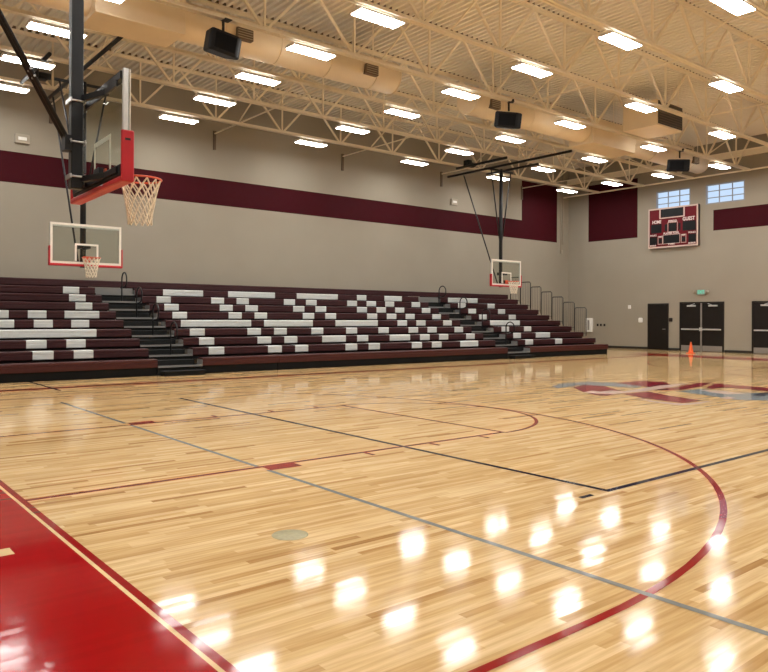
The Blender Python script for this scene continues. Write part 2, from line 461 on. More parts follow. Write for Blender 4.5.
# square air unit with its grille
t = thing('air_unit', 'square tan air unit with dark grille hung between trusses', 'air unit', (0, 0, 0))
part('casing', M['duct'], t, lambda b: rbox(b, 20.75, 22.36, 4.74, 6.02, 7.93, 8.78, .012, 1))
gr = part('front_grille', M['dark_grille'], t, lambda b: box(b, 20.80, 22.32, 4.715, 4.74, 7.98, 8.74))
def lou(b):
    for q in range(9):
        z = 8.02+q*.085; box(b, 20.82, 22.30, 4.70, 4.716, z, z+.018)
part('louvre', M['grille'], gr, lou)
for x in (20.85, 22.26):
    for y in (4.84, 5.92): part('hanger_rod', M['steel'], t, lambda b: tube(b, [(x, y, 8.775), (x, y, ZD)], .015, 6))

# ------------------------------------------------------------------ loudspeakers
def speaker(x, y, rz, label):
    t = thing('hanging_loudspeaker', label, 'loudspeaker', (x, y, 7.94), rz, 'hanging loudspeakers')
    # cabinet: six-sided plan, tilted down, front towards local -Y
    R = Matrix.Translation((-.10, 0, -.50)) @ Matrix.Rotation(math.radians(12), 4, 'X') @ Matrix.Rotation(math.radians(4), 4, 'Y')
    bm = bmesh.new(); prism(bm, [(-.42, -.20), (-.36, -.25), (.25, -.25), (.43, -.08), (.26, .26), (-.30, .26)], 'z', -.26, .20)
    bmesh.ops.bevel(bm, geom=bm.edges[:], offset=.055, segments=3, affect='EDGES', profile=.5)
    bm.transform(R); cab = obj('cabinet', bm, M['spk'], t)
    bm = bmesh.new(); rbox(bm, -.31, .20, -.262, -.246, -.19, .14, .006, 1); bm.transform(R); obj('grille', bm, M['spkgrille'], t)
    def br(b):
        tube(b, [(-.05, .05, -.24), (-.05, .05, -.02), (-.03, .04, .05), (.03, .02, .075), (.10, .0, .08)], .03, 8)
        box(b, -.09, .09, -.10, .10, .008, .022); tube(b, [(0, 0, .0), (0, 0, .12)], .012, 6)
    part('hook_bracket', M['black'], t, br)
sy = ROWS[6]
speaker(5.85, sy, math.radians(4), 'black loudspeaker hanging nearest the near hoop, at upper left')
speaker(15.2, sy, math.radians(-38), 'black loudspeaker hanging mid ceiling over the court')
speaker(25.1, sy, math.radians(-60), 'black loudspeaker hanging nearest the scoreboard wall')

# ------------------------------------------------------------------ hoops
def net_mesh(b, r0=.222, r1=.118, h=.50, n=12, lv=6, rad=.0065):
    P_ = []
    for l in range(lv+1):
        f = l/lv; r = r0+(r1-r0)*(f**.7) + (.012 if l == lv else 0)
        P_.append([(r*math.cos(2*PI*(i+.5*(l % 2))/n), r*math.sin(2*PI*(i+.5*(l % 2))/n), -h*f) for i in range(n)])
    for l in range(lv):
        for i in range(n):
            j = i if l % 2 == 0 else (i+1) % n
            jm = (i-1) % n if l % 2 == 0 else i
            bar(b, P_[l][i], P_[l+1][j], rad*2); bar(b, P_[l][i], P_[l+1][jm], rad*2)

def hoop_board(t, h=1.07, zb=2.90, back_beams=True, rimdrop=.15, rx=.40):
    """board in the local plane x=0, rim towards +x"""
    W = .915; zt = zb+h
    part('backboard_glass', M['glass'], t, lambda b: box(b, -.006, .006, -W+.02, W-.02, zb+.02, zt-.02))
    def border(b):
        for x0, x1 in ((.0065, .016), ):
            box(b, x0, x1, -W, W, zb, zb+.055); box(b, x0, x1, -W, W, zt-.055, zt)
            box(b, x0, x1, -W, -W+.055, zb+.055, zt-.055); box(b, x0, x1, W-.055, W, zb+.055, zt-.055)
    part('white_border', M['board_white'], t, border)
    def target(b):
        z0 = zb+.085; z1 = z0+.46; x0, x1 = .0065, .010
        box(b, x0, x1, -.305, -.255, z0, z1); box(b, x0, x1, .255, .305, z0, z1)
        box(b, x0, x1, -.255, .255, z1-.05, z1)
    part('target_square', M['board_white'], t, target)
    for sg in (-1, 1):
        a, c = sorted((sg*W, sg*(W-.045)))
        part('side_frame', M['alu'], t, lambda b: box(b, -.055, -.0065, a, c, zb, zt))
    for a, c in ((zb+.01, zb+.12), (zt-.10, zt-.015)):
        part('back_frame', M['black'] if back_beams else M['alu'], t, lambda b: rbox(b, -.075 if back_beams else -.05, -.0065, -W+.046, W-.046, a, c if back_beams else min(c, a+.05), .006, 1))
    def pad(b):
        rbox(b, -.085, .05, -W-.03, W+.03, zb-.065, zb-.002, .02, 2)
    pd = part('edge_pad', M['pad'], t, pad)
    for s in (-1, 1):
        a, c = sorted((s*(W+.002), s*(W+.035)))
        q = part('corner_pad', M['pad'], t, lambda b: rbox(b, -.085, .045, a, c, zb-.065, zb+.45, .015, 2))
        if s < 0:
            part('maker_mark', M['black'], q, lambda b: box(b, -.05, 0.005, -W-.0365, -W-.0352, zb+.345, zb+.368))
    zr = zb+rimdrop
    def rim(b):
        tube(b, [(rx+.231*math.cos(2*PI*i/40), .231*math.sin(2*PI*i/40), zr) for i in range(40)], .0105, 8, closed=True)
        box(b, .017, .03, -.09, .09, zr-.10, zr+.06)
        box(b, .03, rx-.21, -.08, .08, zr-.02, zr-.008)
        for s in (-1, 1): bar(b, (.03, s*.07, zr-.09), (rx-.18, s*.14, zr-.012), .016)
    rm = part('rim', M['rim'], t, rim)
    part('bracket', M['black'], t, lambda b: box(b, -.06, -.0065, -.1, .1, zr-.10, zr+.06))
    bm = bmesh.new(); net_mesh(bm); bm.transform(Matrix.Translation((rx, 0, zr-.012))); nt_ = obj('net', bm, M['net'], rm)
    return t

# near hoop (seen from behind its board), board turned a few degrees
t = thing('basketball_hoop', 'large near basketball hoop seen edge on at upper left', 'basketball hoop', (1.158, 0, 0), math.radians(-1.7))
hoop_board(t, rx=.43)
mx_ = -.268
def mast(b): rbox(b, mx_-.062, mx_+.062, -.062, .062, 2.86, 7.93, .012, 2)
part('mast', M['black'], t, mast)
def clampf(z):
    def f(b):
        for s in (-1, 1): tube(b, [(mx_-.075, s*.072, z), (mx_+.09, s*.072, z)], .011, 6)
        box(b, mx_-.082, mx_-.066, -.10, .10, z-.022, z+.022)
        box(b, mx_+.066, mx_+.08, -.10, .10, z-.022, z+.022)
    return f
for z in (2.99, 3.36, 3.80): part('mast_clamp', M['zinc'], t, clampf(z))
for z in (2.97, 3.84):
    def arms(b):
        for sg in (-1, 1): bar(b, (mx_+.06, sg*.05, z), (-.07, sg*.42, z), .05, .06)
        bar(b, (-.085, -.8, z), (-.085, .8, z), .02, .06)
    part('board_arm', M['black'], t, arms)
for sg in (-1, 1):
    part('backstay', M['black'], t, lambda b: tube(b, [(mx_-.07, sg*.05, 3.33), (mx_-2.55, sg*.05, 7.80)], .024, 8))
part('stay_foot', M['black'], t, lambda b: (box(b, mx_-.13, mx_-.062, -.08, .08, 3.26, 3.42), tube(b, [(mx_-.085, -.10, 3.34), (mx_-.085, .10, 3.34)], .02, 8)))
for f in (.145, .16):
    xb = mx_-.07-2.48*f; zb_ = 3.33+4.47*f
    part('stay_bolt', M['zinc'], t, lambda b: tube(b, [(xb, -.085, zb_), (xb, .085, zb_)], .012, 6))
for xb in (mx_, mx_-2.55):
    part('ceiling_beam', M['black'], t, lambda b: tube(b, [(xb, -1.35, 7.86), (xb, 1.35, 7.86)], .05, 10))

def side_hoop(x, y, label, wallshift=0):
    t = thing('basketball_hoop', label, 'basketball hoop', (x, y, 0), -PI/2)
    hoop_board(t, 1.06, 2.87, back_beams=False)
    # local +x = world -Y, local y = world X
    mxl = -.32
    part('mast', M['black'], t, lambda b: tube(b, [(mxl, 0, 2.80), (mxl, 0, 7.80)], .075, 14))
    part('board_arm', M['black'], t, lambda b: box(b, mxl-.10, -.052, -.12, .12, 3.30, 3.42))
    part('board_arm', M['black'], t, lambda b: box(b, mxl-.05, -.052, -.1, .1, 2.85, 2.95))
    part('cross_beam', M['black'], t, lambda b: tube(b, [(mxl, -.75, 7.74), (mxl, .75, 7.74)], .042, 10))
    for s in (-1, 1):
        part('side_brace', M['black'], t, lambda b: tube(b, [(mxl, s*.62, 7.74), (mxl, s*.07, 4.75)], .026, 8))
    part('backstay', M['black'], t, lambda b: tube(b, [(-2.25, -.27, 7.80), (-.40, -.10, 2.95)], .026, 8))
    part('ceiling_pipe', M['black'], t, lambda b: tube(b, [(-3.25, -.27, 7.88), (3.45, -.27, 7.88)], .05, 10))
    part('ceiling_pipe', M['black'], t, lambda b: tube(b, [(-1.75, -1.22, 7.90), (1.05, -1.22, 7.90)], .05, 10))
    part('ceiling_pipe', M['black'], t, lambda b: tube(b, [(-1.7, .62, 7.88), (1.15, .62, 7.88)], .05, 10))
    def winch(b):
        rbox(b, -1.42, -1.12, -1.16, -.92, 7.95, 8.20, .03, 2); tube(b, [(-1.27, -.92, 8.06), (-1.27, -.60, 8.06)], .09, 14)
        box(b, -1.36, -1.18, -1.22, -.70, 7.93, 7.96)
    part('winch', M['black'], t, winch)
    return t
side_hoop(4.60, 11.77, 'side basketball hoop above the left bleacher bank, beside the left aisle')
side_hoop(21.87, 12.2, 'side basketball hoop above the right bleacher bank, near the room corner')

# ------------------------------------------------------------------ bleachers
NR, Y0, DEP, RISE, T1 = 10, 9.5, .61, .2435, .418
MOD = .4615
def yk(k): return Y0+DEP*(k-1)
def tk(k): return T1+RISE*(k-1)
WHITE = {9: [(-1, 0), (0, 1), (7, 3), (12, 4), (18, 4), (24, 1), (27, 2), (35, 4)]}
RUNS = {   # world X extents of the white seat runs in every row
 9: [(4.73, 5.19), (7.80, 9.19), (10.11, 11.95), (12.87, 14.71), (15.64, 16.10), (17.02, 17.95), (20.58, 22.43)],
 8: [(4.73, 5.19), (7.34, 7.80), (9.19, 9.65), (10.11, 10.57), (11.95, 12.41), (12.87, 13.33), (14.71, 15.18), (15.64, 16.10), (16.56, 17.02), (17.95, 18.41), (20.58, 21.04), (22.43, 22.89)],
 7: [(4.73, 5.19), (7.34, 7.80), (9.19, 9.65), (10.11, 10.57), (11.95, 12.41), (12.87, 13.33), (14.71, 15.18), (15.64, 16.10), (16.56, 17.02), (17.95, 18.41), (20.58, 21.04), (22.43, 22.89)],
 6: [(2.42, 2.88), (3.34, 3.80), (4.27, 5.19), (7.34, 7.80), (9.19, 9.65), (10.11, 10.57), (11.95, 12.41), (12.87, 13.33), (14.71, 15.18), (15.64, 16.10), (16.56, 17.02), (17.95, 18.41), (20.58, 21.04), (22.43, 22.89)],
 5: [(2.42, 2.88), (3.34, 3.80), (4.27, 4.73), (7.34, 9.65), (10.11, 11.95), (12.87, 14.71), (15.64, 16.10), (16.56, 17.02), (17.95, 18.41), (20.58, 22.43)],
 4: [(1.96, 4.73), (7.34, 7.80), (9.19, 9.65), (10.11, 10.57), (11.49, 11.95), (12.87, 13.33), (14.25, 14.71), (15.64, 16.10), (16.56, 17.02), (17.95, 18.41), (20.58, 21.04), (21.97, 22.43)],
 3: [(2.88, 3.34), (3.80, 4.27), (7.34, 7.80), (9.19, 9.65), (10.11, 10.57), (11.49, 12.41), (12.87, 13.33), (14.25, 15.18), (15.64, 16.10), (16.56, 17.02), (17.95, 18.41), (20.58, 21.04), (21.97, 22.89)],
 2: [(2.88, 3.34), (3.80, 4.27), (7.34, 7.80), (9.19, 9.65), (10.11, 10.57), (11.95, 12.41), (12.87, 13.33), (14.71, 15.18), (15.64, 16.10), (17.02, 17.95), (20.58, 21.04), (22.43, 22.89)],
}
def seat_profile(k):
    y, z = yk(k), tk(k); h = .205 if k > 1 else .21
    return [(y+.012, z-h), (y, z-h+.015), (y, z-.095), (y+.008, z-.088), (y, z-.081), (y, z-.02), (y+.02, z), (y+.27, z), (y+.27, z-.03), (y+.05, z-.05), (y+.05, z-h)]
def bank(label, x0, nmod, extra=None, split=None):
    x1 = x0+nmod*MOD
    t = thing('bleacher_bank', label, 'bleachers', ((x0+x1)/2, Y0, 0), 0, 'bleacher banks')
    off = Matrix.Translation((-(x0+x1)/2, -Y0, 0))
    def mk(name, m, fn):
        bm = bmesh.new(); fn(bm); bm.transform(off); return obj(name, bm, m, t)
    for k in range(1, NR+1):
        wr = [(a, b) for a, b in RUNS.get(k, []) if a > x0-.1 and b < x1+.1]
        wr = [(x0+round((a-x0)/MOD)*MOD, x0+round((b-x0)/MOD)*MOD) for a, b in wr]
        pf = seat_profile(k)
        isred = [not any(w0-.02 < x0+(i+.5)*MOD < w1+.02 for w0, w1 in wr) for i in range(nmod)]
        i = 0
        while i < nmod:
            if not isred[i]: i += 1; continue
            j = i
            while j < nmod and isred[j] and not (k == 1 and split and j > i and abs(x0+j*MOD-split) < .2): j += 1
            def red(b):
                e = .012 if (k == 1 and split and i > 0) else 0
                for q in range(i, j): prism(b, pf, 'x', x0+q*MOD+(e if q == i else 0), x0+(q+1)*MOD)
                bmesh.ops.remove_doubles(b, verts=b.verts[:], dist=.0004)
            mk('seat_row', M['maroon_front'] if k == 1 else M['maroon_seat'], red)
            i = j
        for w0, w1 in wr:
            def wh(b):
                nn = round((w1-w0)/MOD)
                for i in range(nn): prism(b, pf, 'x', w0+i*MOD, w0+(i+1)*MOD)
                bmesh.ops.remove_doubles(b, verts=b.verts[:], dist=.0004)
            mk('white_seat', M['white_seat'], wh)
        def deck(b):
            zz = tk(k)-.175
            y1 = yk(k+1)+.045 if k < NR else YB-.01
            box(b, x0, x1, yk(k)+.052, y1, zz-.03, zz)
            box(b, x0, x1, yk(k)+.07, yk(k)+.09, zz-.03-.10 if k > 1 else .0, zz-.03)
        mk('foot_deck', M['bl_dark'], deck)
    xs = [x0, x1] if not split else [x0, split, x1]
    for a, c in zip(xs, xs[1:]):
        mk('front_skirt', M['rubber'], lambda b: box(b, a+.01, c-.01, Y0+.035, Y0+.06, 0.001, T1-.206))
    for xx in (x0+.012, x1-.03):
        def ends(b):
            pts = [(yk(1)+.10, .001)]
            for k in range(1, NR+1):
                y1 = yk(k+1)+.10 if k < NR else YB-.012
                pts += [(yk(k)+.10, tk(k)-.21), (y1, tk(k)-.21)]
            pts.append((YB-.012, .001))
            prism(b, pts, 'x', xx, xx+.018)
        mk('end_panel', M['bl_dark'], ends)
    return t, mk
SP = yk(1)
bank('left bleacher bank, maroon seats with white block letters, left of the black stairs', 5.65-11*MOD, 11)
bank('wide middle bleacher bank between the two black stair aisles', 6.87, 26, split=9.15)
tb, mk = bank('right bleacher bank with guard frames, beside the end wall', 20.13, 11)
for k in range(3, 10):
    def fr(b):
        ya, yb = yk(k)-.12, yk(k)+.47; zt = tk(k)+1.06; zb = tk(k)-.17
        tube(b, [(25.225, ya, zb), (25.225, ya, zt-.06), (25.225, ya+.06, zt), (25.225, yb-.06, zt), (25.225, yb, zt-.06), (25.225, yb, zb)], .021, 8)
    fo = mk('guard_frame', M['rail'], fr)
    def inf(b):
        ya, yb = yk(k)-.12, yk(k)+.47; zt = tk(k)+1.06; zb = tk(k)-.17
        for q in range(1, 6): tube(b, [(25.225, ya+(yb-ya)*q/6, zb+.1), (25.225, ya+(yb-ya)*q/6, zt-.005)], .006, 5)
        tube(b, [(25.225, ya, zb+.12), (25.225, yb, zb+.12)], .012, 6)
    bm = bmesh.new(); inf(bm); bm.transform(Matrix.Translation((-(20.13+5.5*MOD), -Y0, 0)))
    obj('guard_bars', bm, M['rail'], fo)

def aisle(label, x0, x1):
    xc = (x0+x1)/2
    t = thing('aisle_stairs', label, 'stairs', (xc, Y0, 0), 0, 'bleacher aisle stairs')
    off = Matrix.Translation((-xc, -Y0, 0))
    def mk(name, m, fn, par=None):
        bm = bmesh.new(); fn(bm); bm.transform(off); return obj(name, bm, m, par or t)
    a, c = x0+.02, x1-.02
    mk('front_step', M['step'], lambda b: (rbox(b, a+.03, c-.03, 9.18, 9.50, .09, .125, .008, 1), box(b, a+.06, c-.06, 9.22, 9.50, .001, .09)))
    for j in range(1, 10):
        z = RISE*j; y = Y0+DEP*(j-1)
        def tread(b):
            box(b, a, c, y+.02, y+DEP+.03, z-.04, z)
            box(b, a, c, y+.05, y+.07, z-RISE+.0, z-.04)
        st = mk('step', M['step'], tread)
        def nos(b):
            box(b, a, c, y, y+.0195, z-.045, z+.004)
            box(b, c-.03, c, y+.02, y+.30, z+.001, z+.006)
            box(b, c+.001, c+.012, y+.0, y+.30, z-.045, z+.125)
        mk('nosing', M['nosing'], nos, st)
        if j < 9:
            mk('half_step', M['step'], lambda b: rbox(b, a, c-.06, y+.33, y+DEP+.015, z+.002, z+RISE/2, .006, 1))
    mk('top_riser', M['nosing'], lambda b: box(b, a, c, yk(9)+.12, yk(9)+.14, tk(9)-.205, tk(9)+.0))
    mk('landing', M['step'], lambda b: box(b, a, c, yk(9)+.141, YB-.012, tk(9)-.04, tk(9)))
    mk('top_seat', M['maroon_seat'], lambda b: prism(b, seat_profile(10), 'x', x0, x1))
    for j in (8, 6, 4, 2):
        y = Y0+DEP*(j-1)+.03; zf = RISE*j; zt = zf+.86
        def rail(b):
            R_ = .20
            pts = [(xc, y, zf), (xc, y, zt-R_)]+[(xc, y-R_+R_*math.cos(PI*q/12), zt-R_+R_*math.sin(PI*q/12)) for q in range(1, 13)]
            pts += [(xc, y-2*R_, zt-.32), (xc, y-1.6*R_, zt-.41), (xc, y-R_*.8, zt-.45), (xc, y, zt-.45)]
            tube(b, pts, .021, 8)
        mk('handrail', M['black'], rail)
    return t
aisle('left black aisle stairs with looped handrails, between left and middle banks', 5.65, 6.87)
aisle('right black aisle stairs with looped handrails, between middle and right banks', 18.87, 20.13)

# ------------------------------------------------------------------ court markings (paint on the floor)
LEV = [0.0010]
def poly(b, pts, z=.001):
    b.faces.new([b.verts.new((x, y, z)) for x, y in pts])
def strip(b, pts, w, z=.001, closed=False):
    L_, R_ = [], []
    k = len(pts)
    for i in range(k):
        p_ = Vector(pts[i])
        a = Vector(pts[i-1]) if (i > 0 or closed) else None; c = Vector(pts[(i+1) % k]) if (i < k-1 or closed) else None
        da = (p_-a).normalized() if a else Vector((0, 0)); dc = (c-p_).normalized() if c else Vector((0, 0)); d = (da+dc).normalized(); nrm = Vector((-d.y, d.x))*w/2
        if a and c:
            d1 = (p_-a).normalized(); cs = max(.3, Vector((-d1.y, d1.x)).dot(nrm.normalized())); nrm = nrm/cs
        L_.append(b.verts.new((*(p_+nrm), z))); R_.append(b.verts.new((*(p_-nrm), z)))
    for i in range(k if closed else k-1):
        j = (i+1) % k; b.faces.new((R_[i], R_[j], L_[j], L_[i]))
def mark(name, m, fn):
    bm = bmesh.new(); fn(bm)
    for f in bm.faces:
        f.normal_update()
        if f.normal.z < 0: f.normal_flip()
    return obj(name, bm, m, FL, fix=False)
CX = 12.8
def rect(b, x0, x1, y0, y1, z=.001): poly(b, [(x0, y0), (x1, y0), (x1, y1), (x0, y1)], z)
for s in (0, 1):
    f = (lambda x: x) if s == 0 else (lambda x: 2*CX-x)
    fx = lambda pts: [(f(x), y) for x, y in pts]
    mark('end_border', M['p_red'], lambda b: poly(b, fx([(-.075, -9.2), (-.075, 9.0), (-1.75, 9.0), (-1.75, -9.2)])))
    mark('border_gap', M['p_cream'], lambda b: poly(b, fx([(-.05, -7.92), (-.05, 7.92), (-.075, 7.92), (-.075, -7.92)])))
    mark('end_line', M['p_line'], lambda b: poly(b, fx([(0, -7.92), (0, 7.92), (-.05, 7.92), (-.05, -7.92)])))
    lane = 1.77
    def lanes(b):
        for y in (-lane, lane): strip(b, fx([(0, y), (5.79, y)]), .058, .0014)
        strip(b, fx([(5.765, -lane), (5.765, lane)]), .05, .0016)
    mark('lane_line', M['p_line'], lanes)
    def blocks(b):
        for sg in (-1, 1):
            yy = sorted((sg*(lane+.02), sg*(lane+.20)))
            xx = sorted((f(2.16), f(2.52))); rect(b, xx[0], xx[1], yy[0], yy[1], .0018)
            for x in (3.42, 4.40, 5.25):
                yy = sorted((sg*(lane+.02), sg*(lane+.20))); xx = sorted((f(x), f(x+.05))); rect(b, xx[0], xx[1], yy[0], yy[1], .0018)
    mark('lane_block', M['p_line'], blocks)
    mark('free_throw_circle', M['p_line'], lambda b: strip(b, fx([(5.765+1.81*math.cos(a), 1.81*math.sin(a)) for a in [(-PI/2)+PI*i/36 for i in range(37)]]), .05, .0012))
    R3 = 6.0
    arc = [(0, -R3), (1.6, -R3)]+[(1.6+R3*math.sin(PI*i/64), -R3*math.cos(PI*i/64)) for i in range(1, 64)]+[(1.6, R3), (0, R3)]
    mark('three_point_line', M['p_line'], lambda b: strip(b, fx(arc), .052, .0020))
mark('side_border', M['p_line'], lambda b: (rect(b, 0, 2*CX, 7.60, 7.90, .0022), rect(b, 0, 2*CX, -7.90, -7.60, .0022)))
mark('centre_line', M['p_line'], lambda b: (rect(b, CX-.025, CX+.025, -7.6, -2.6, .0012), rect(b, CX-.025, CX+.025, 2.6, 7.6, .0012)))
mark('side_court_line', M['p_grey'], lambda b: (rect(b, 2.11, 2.16, -8.6, -1.95, .0024), rect(b, 2.11, 2.16, -1.74, 1.74, .0024), rect(b, 2.11, 2.16, 1.95, 5.1, .0024)))
mark('side_court_tick', M['p_navy'], lambda b: rect(b, 2.66, 2.72, 7.15, 9.5, .0026))
vx = 4.03
mark('volleyball_line', M['p_navy'], lambda b: strip(b, [(vx, 4.48), (vx, -4.48), (2*CX-vx, -4.48), (2*CX-vx, 4.48)], .06, .0028))
mark('service_mark', M['p_navy'], lambda b: rect(b, 3.63, 3.80, -4.51, -4.46, .0028))
mark('letter_stroke', M['p_cream'], lambda b: rect(b, -1.35, -.385, -3.15, -3.0, .0022))

LOGO = [
 ('logo_shape', 'p_slate', 0.003, [(11.443, 1.836), (12.242, 2.143), (13.151, 2.024), (13.452, 1.42), (13.356, 0.729), (12.662, 0.527), (12.498, 1.209), (12.357, 1.604), (11.783, 1.587), (11.197, 1.464)]),
 ('logo_shape', 'p_maroon', 0.0034, [(11.645, 1.408), (12.38, 1.647), (12.436, 1.168), (12.017, 0.598), (11.636, 0.123), (10.729, -0.016), (10.745, 0.309), (11.079, 0.778)]),
 ('logo_shape', 'p_white', 0.0038, [(10.926, 0.646), (11.369, 0.739), (11.327, 0.521), (11.762, 0.527), (11.782, 0.26), (13.633, 0.527), (14.672, 0.377), (13.23, 0.111), (11.959, 0.007), (11.099, 0.094), (10.923, 0.34)]),
 ('logo_shape', 'p_maroon', 0.0032, [(13.292, 1.474), (14.377, 1.469), (14.495, 0.919), (13.97, 0.429), (12.999, 0.28), (13.154, 0.73)]),
 ('logo_shape', 'p_maroon', 0.0036, [(11.311, 0.007), (12.13, -0.07), (11.794, -0.692), (11.552, -1.265), (11.493, -1.524), (10.817, -1.504), (10.864, -1.058), (11.023, -0.559)]),
 ('logo_shape', 'p_white', 0.003, [(10.914, -0.542), (10.656, -1.099), (10.701, -1.566), (11.595, -1.66), (10.931, -1.774), (10.435, -1.674), (10.496, -1.076)]),
 ('logo_shape', 'p_maroon', 0.0042, [(12.594, 0.045), (13.725, 0.084), (15.023, 0.343), (15.328, 0.186), (14.176, -0.16), (13.197, -0.267), (12.718, -0.175)]),
 ('logo_shape', 'p_maroon', 0.0036, [(14.02, -0.328), (15.171, 0.014), (15.021, -1.2), (14.941, -1.678), (14.167, -1.981), (14.402, -0.883), (14.309, -0.54), (13.794, -0.573)]),
 ('logo_shape', 'p_slate', 0.0034, [(12.692, -0.409), (13.583, -0.418), (13.204, -1.271), (14.009, -1.624), (14.062, -2.022), (12.732, -2.544), (12.365, -2.173), (12.072, -1.854), (12.35, -1.325)]),
 ('logo_shape', 'p_white', 0.004, [(13.371, -0.526), (13.542, -0.908), (13.32, -1.475), (12.944, -1.314), (13.035, -0.907)]),
 ('logo_shape', 'p_navy', 0.0044, [(13.142, -1.688), (13.887, -1.559), (13.979, -1.675), (13.144, -1.913)]),
 ('logo_shape', 'p_white', 0.0044, [(12.216, -1.506), (12.518, -1.515), (12.36, -1.74), (12.05, -1.717)])]
for nm, mk_, z, pts in LOGO:
    mark(nm, M[mk_], lambda b: poly(b, pts, z))

bm = bmesh.new(); lathe(bm, [(.125, 0.0), (.125, .0015), (.118, .003), (.02, .003), (.012, .0025)], 28)
o = obj('floor_plate', bm, M['plate']); o.location = ((1.185, -3.871)[0], (1.185, -3.871)[1], 0)
tag(o, 'small round brass floor plate in the maple near the grey line', 'floor plate')

# ------------------------------------------------------------------ windows and doors
def window(nm, y0, y1, label):
    z0, z1 = WZ
    bm = bmesh.new(); x = XE
    w = .05
    box(bm, x, x+.16, y0, y0+w, z0, z1); box(bm, x, x+.16, y1-w, y1, z0, z1)
    box(bm, x, x+.16, y0+w, y1-w, z0, z0+w); box(bm, x, x+.16, y0+w, y1-w, z1-w, z1)
    fr = tag(obj(nm, bm, M['winframe']), label, 'window', kind='structure')
    part('glazing', M['day'], fr, lambda b: box(b, x+.12, x+.13, y0+w, y1-w, z0+w, z1-w))
    def mun(b):
        for q in (1, 2):
            yy = y0+(y1-y0)*q/3; box(b, x+.085, x+.119, yy-.02, yy+.02, z0+w, z1-w)
            zz = z0+(z1-z0)*q/3; box(b, x+.088, x+.119, y0+w, y1-w, zz-.018, zz+.018)
    part('muntin', M['winframe'], fr, mun)
window('window_1', *W1, 'high window behind the scoreboard top')
window('window_2', *W2, 'high window right of the scoreboard')

def door(nm, dd, leaves, label, hardware=True):
    y0, y1, h = dd; x = XE
    bm = bmesh.new(); w = .055
    box(bm, x-.04, x-.002, y0-w, y0, .001, h+w); box(bm, x-.04, x-.002, y1, y1+w, .001, h+w); box(bm, x-.04, x-.002, y0, y1, h, h+w)
    fr = tag(obj(nm, bm, M['doorframe']), label, 'door', kind='structure')
    if leaves == 1:
        lf = part('leaf', M['door'], fr, lambda b: rbox(b, x-.025, x-.003, y0+.004, y1-.004, .008, h-.004, .003, 1))
        part('lever_handle', M['grey_metal'], lf, lambda b: (tube(b, [(x-.07, y0+.10, 1.0), (x-.07, y0+.22, 1.0)], .012, 8), tube(b, [(x-.07, y0+.10, 1.0), (x-.026, y0+.10, 1.0)], .012, 8)))
    else:
        ym = (y0+y1)/2
        for a, c, s in ((y0+.004, ym-.035, 1), (ym+.035, y1-.004, -1)):
            lf = part('leaf', M['door'], fr, lambda b: rbox(b, x-.025, x-.003, a, c, .008, h-.004, .003, 1))
            part('kick_plate', M['grey_metal'], lf, lambda b: box(b, x-.029, x-.0255, a+.02, c-.02, .02, .27))
            part('push_bar', M['alu'], lf, lambda b: (rbox(b, x-.085, x-.05, a+.06, c-.04, .985, 1.045, .008, 1), box(b, x-.05, x-.0255, a+.08, a+.14, .99, 1.04), box(b, x-.05, x-.0255, c-.14, c-.08, .99, 1.04)))
            part('door_closer', M['alu'], lf, lambda b: (rbox(b, x-.09, x-.0255, a+.22, c-.32, h-.16, h-.09, .008, 1), bar(b, (x-.07, (a+c)/2, h-.09), (x-.05, (a+c)/2+.2*s, h-.02), .02)))
        part('mullion', M['grey_metal'], fr, lambda b: box(b, x-.05, x-.003, ym-.034, ym+.034, .005, h-.002))
        part('lock_box', M['alu'], fr, lambda b: rbox(b, x-.09, x-.051, ym-.07, ym+.07, .94, 1.10, .01, 1))
door('door_1', D1, 1, 'dark brown single door left of the double doors')
door('door_2', D2, 2, 'dark brown double doors under the exit sign')
door('door_3', D3, 2, 'dark brown double doors at the right picture edge')

# ------------------------------------------------------------------ things on the end wall
sy0, sy1, sz0, sz1 = 8.46, 10.93, 4.87, 6.77
t = thing('scoreboard', 'red and black scoreboard mounted high on the end wall under windows', 'scoreboard', (XE, 0, 0))
xf = -.16
part('case', M['sb_case'], t, lambda b: rbox(b, xf, -.002, sy0, sy1, sz0, sz1, .01, 1))
part('face', M['sb_red'], t, lambda b: box(b, xf-.006, xf-.0005, sy0+.03, sy1-.03, sz0+.03, sz1-.03))
def sbp(u, v):  # picture fractions (left to right, top to bottom) on the board to world Y,Z
    return sy1-(sy1-sy0)*u, sz1-(sz1-sz0)*v
def sbox(name, m, u0, v0, u1, v1, d0=.0065, d1=.014, par=None):
    ya, za = sbp(u1, v1); yb, zb = sbp(u0, v0)
    return part(name, m, par or t, lambda b: box(b, xf-d1, xf-d0, ya, yb, za, zb))
def trimf(b):
    def r(u0, v0, u1, v1):
        ya, za = sbp(u1, v1); yb, zb = sbp(u0, v0); box(b, xf-.016, xf-.0065, ya, yb, za, zb)
    r(0, 0, 1, .035); r(0, .965, 1, 1); r(0, .035, .022, .965); r(.972, .035, 1, .965)
    r(.228, .035, .252, .27); r(.715, .035, .74, .27); r(.228, .245, .74, .27)
part('trim', M['sb_frame'], t, trimf)
sbox('message_panel', M['sb_black'], .262, .04, .705, .24)
sbox('home_display', M['sb_black'], .055, .40, .275, .62)
sbox('guest_display', M['sb_black'], .70, .39, .955, .62)
sbox('period_display', M['sb_black'], .425, .40, .575, .61)
sbox('game_clock', M['sb_black'], .315, .695, .635, .90)
sbox('foul_display', M['sb_black'], .03, .715, .185, .91)
sbox('foul_display', M['sb_black'], .815, .715, .96, .91)
sbox('player_display', M['sb_black'], .215, .77, .285, .88)
sbox('player_display', M['sb_black'], .685, .77, .755, .88)
sbox('possession_lamp', M['sb_black'], .34, .42, .39, .59); sbox('possession_lamp', M['sb_black'], .62, .42, .66, .59)
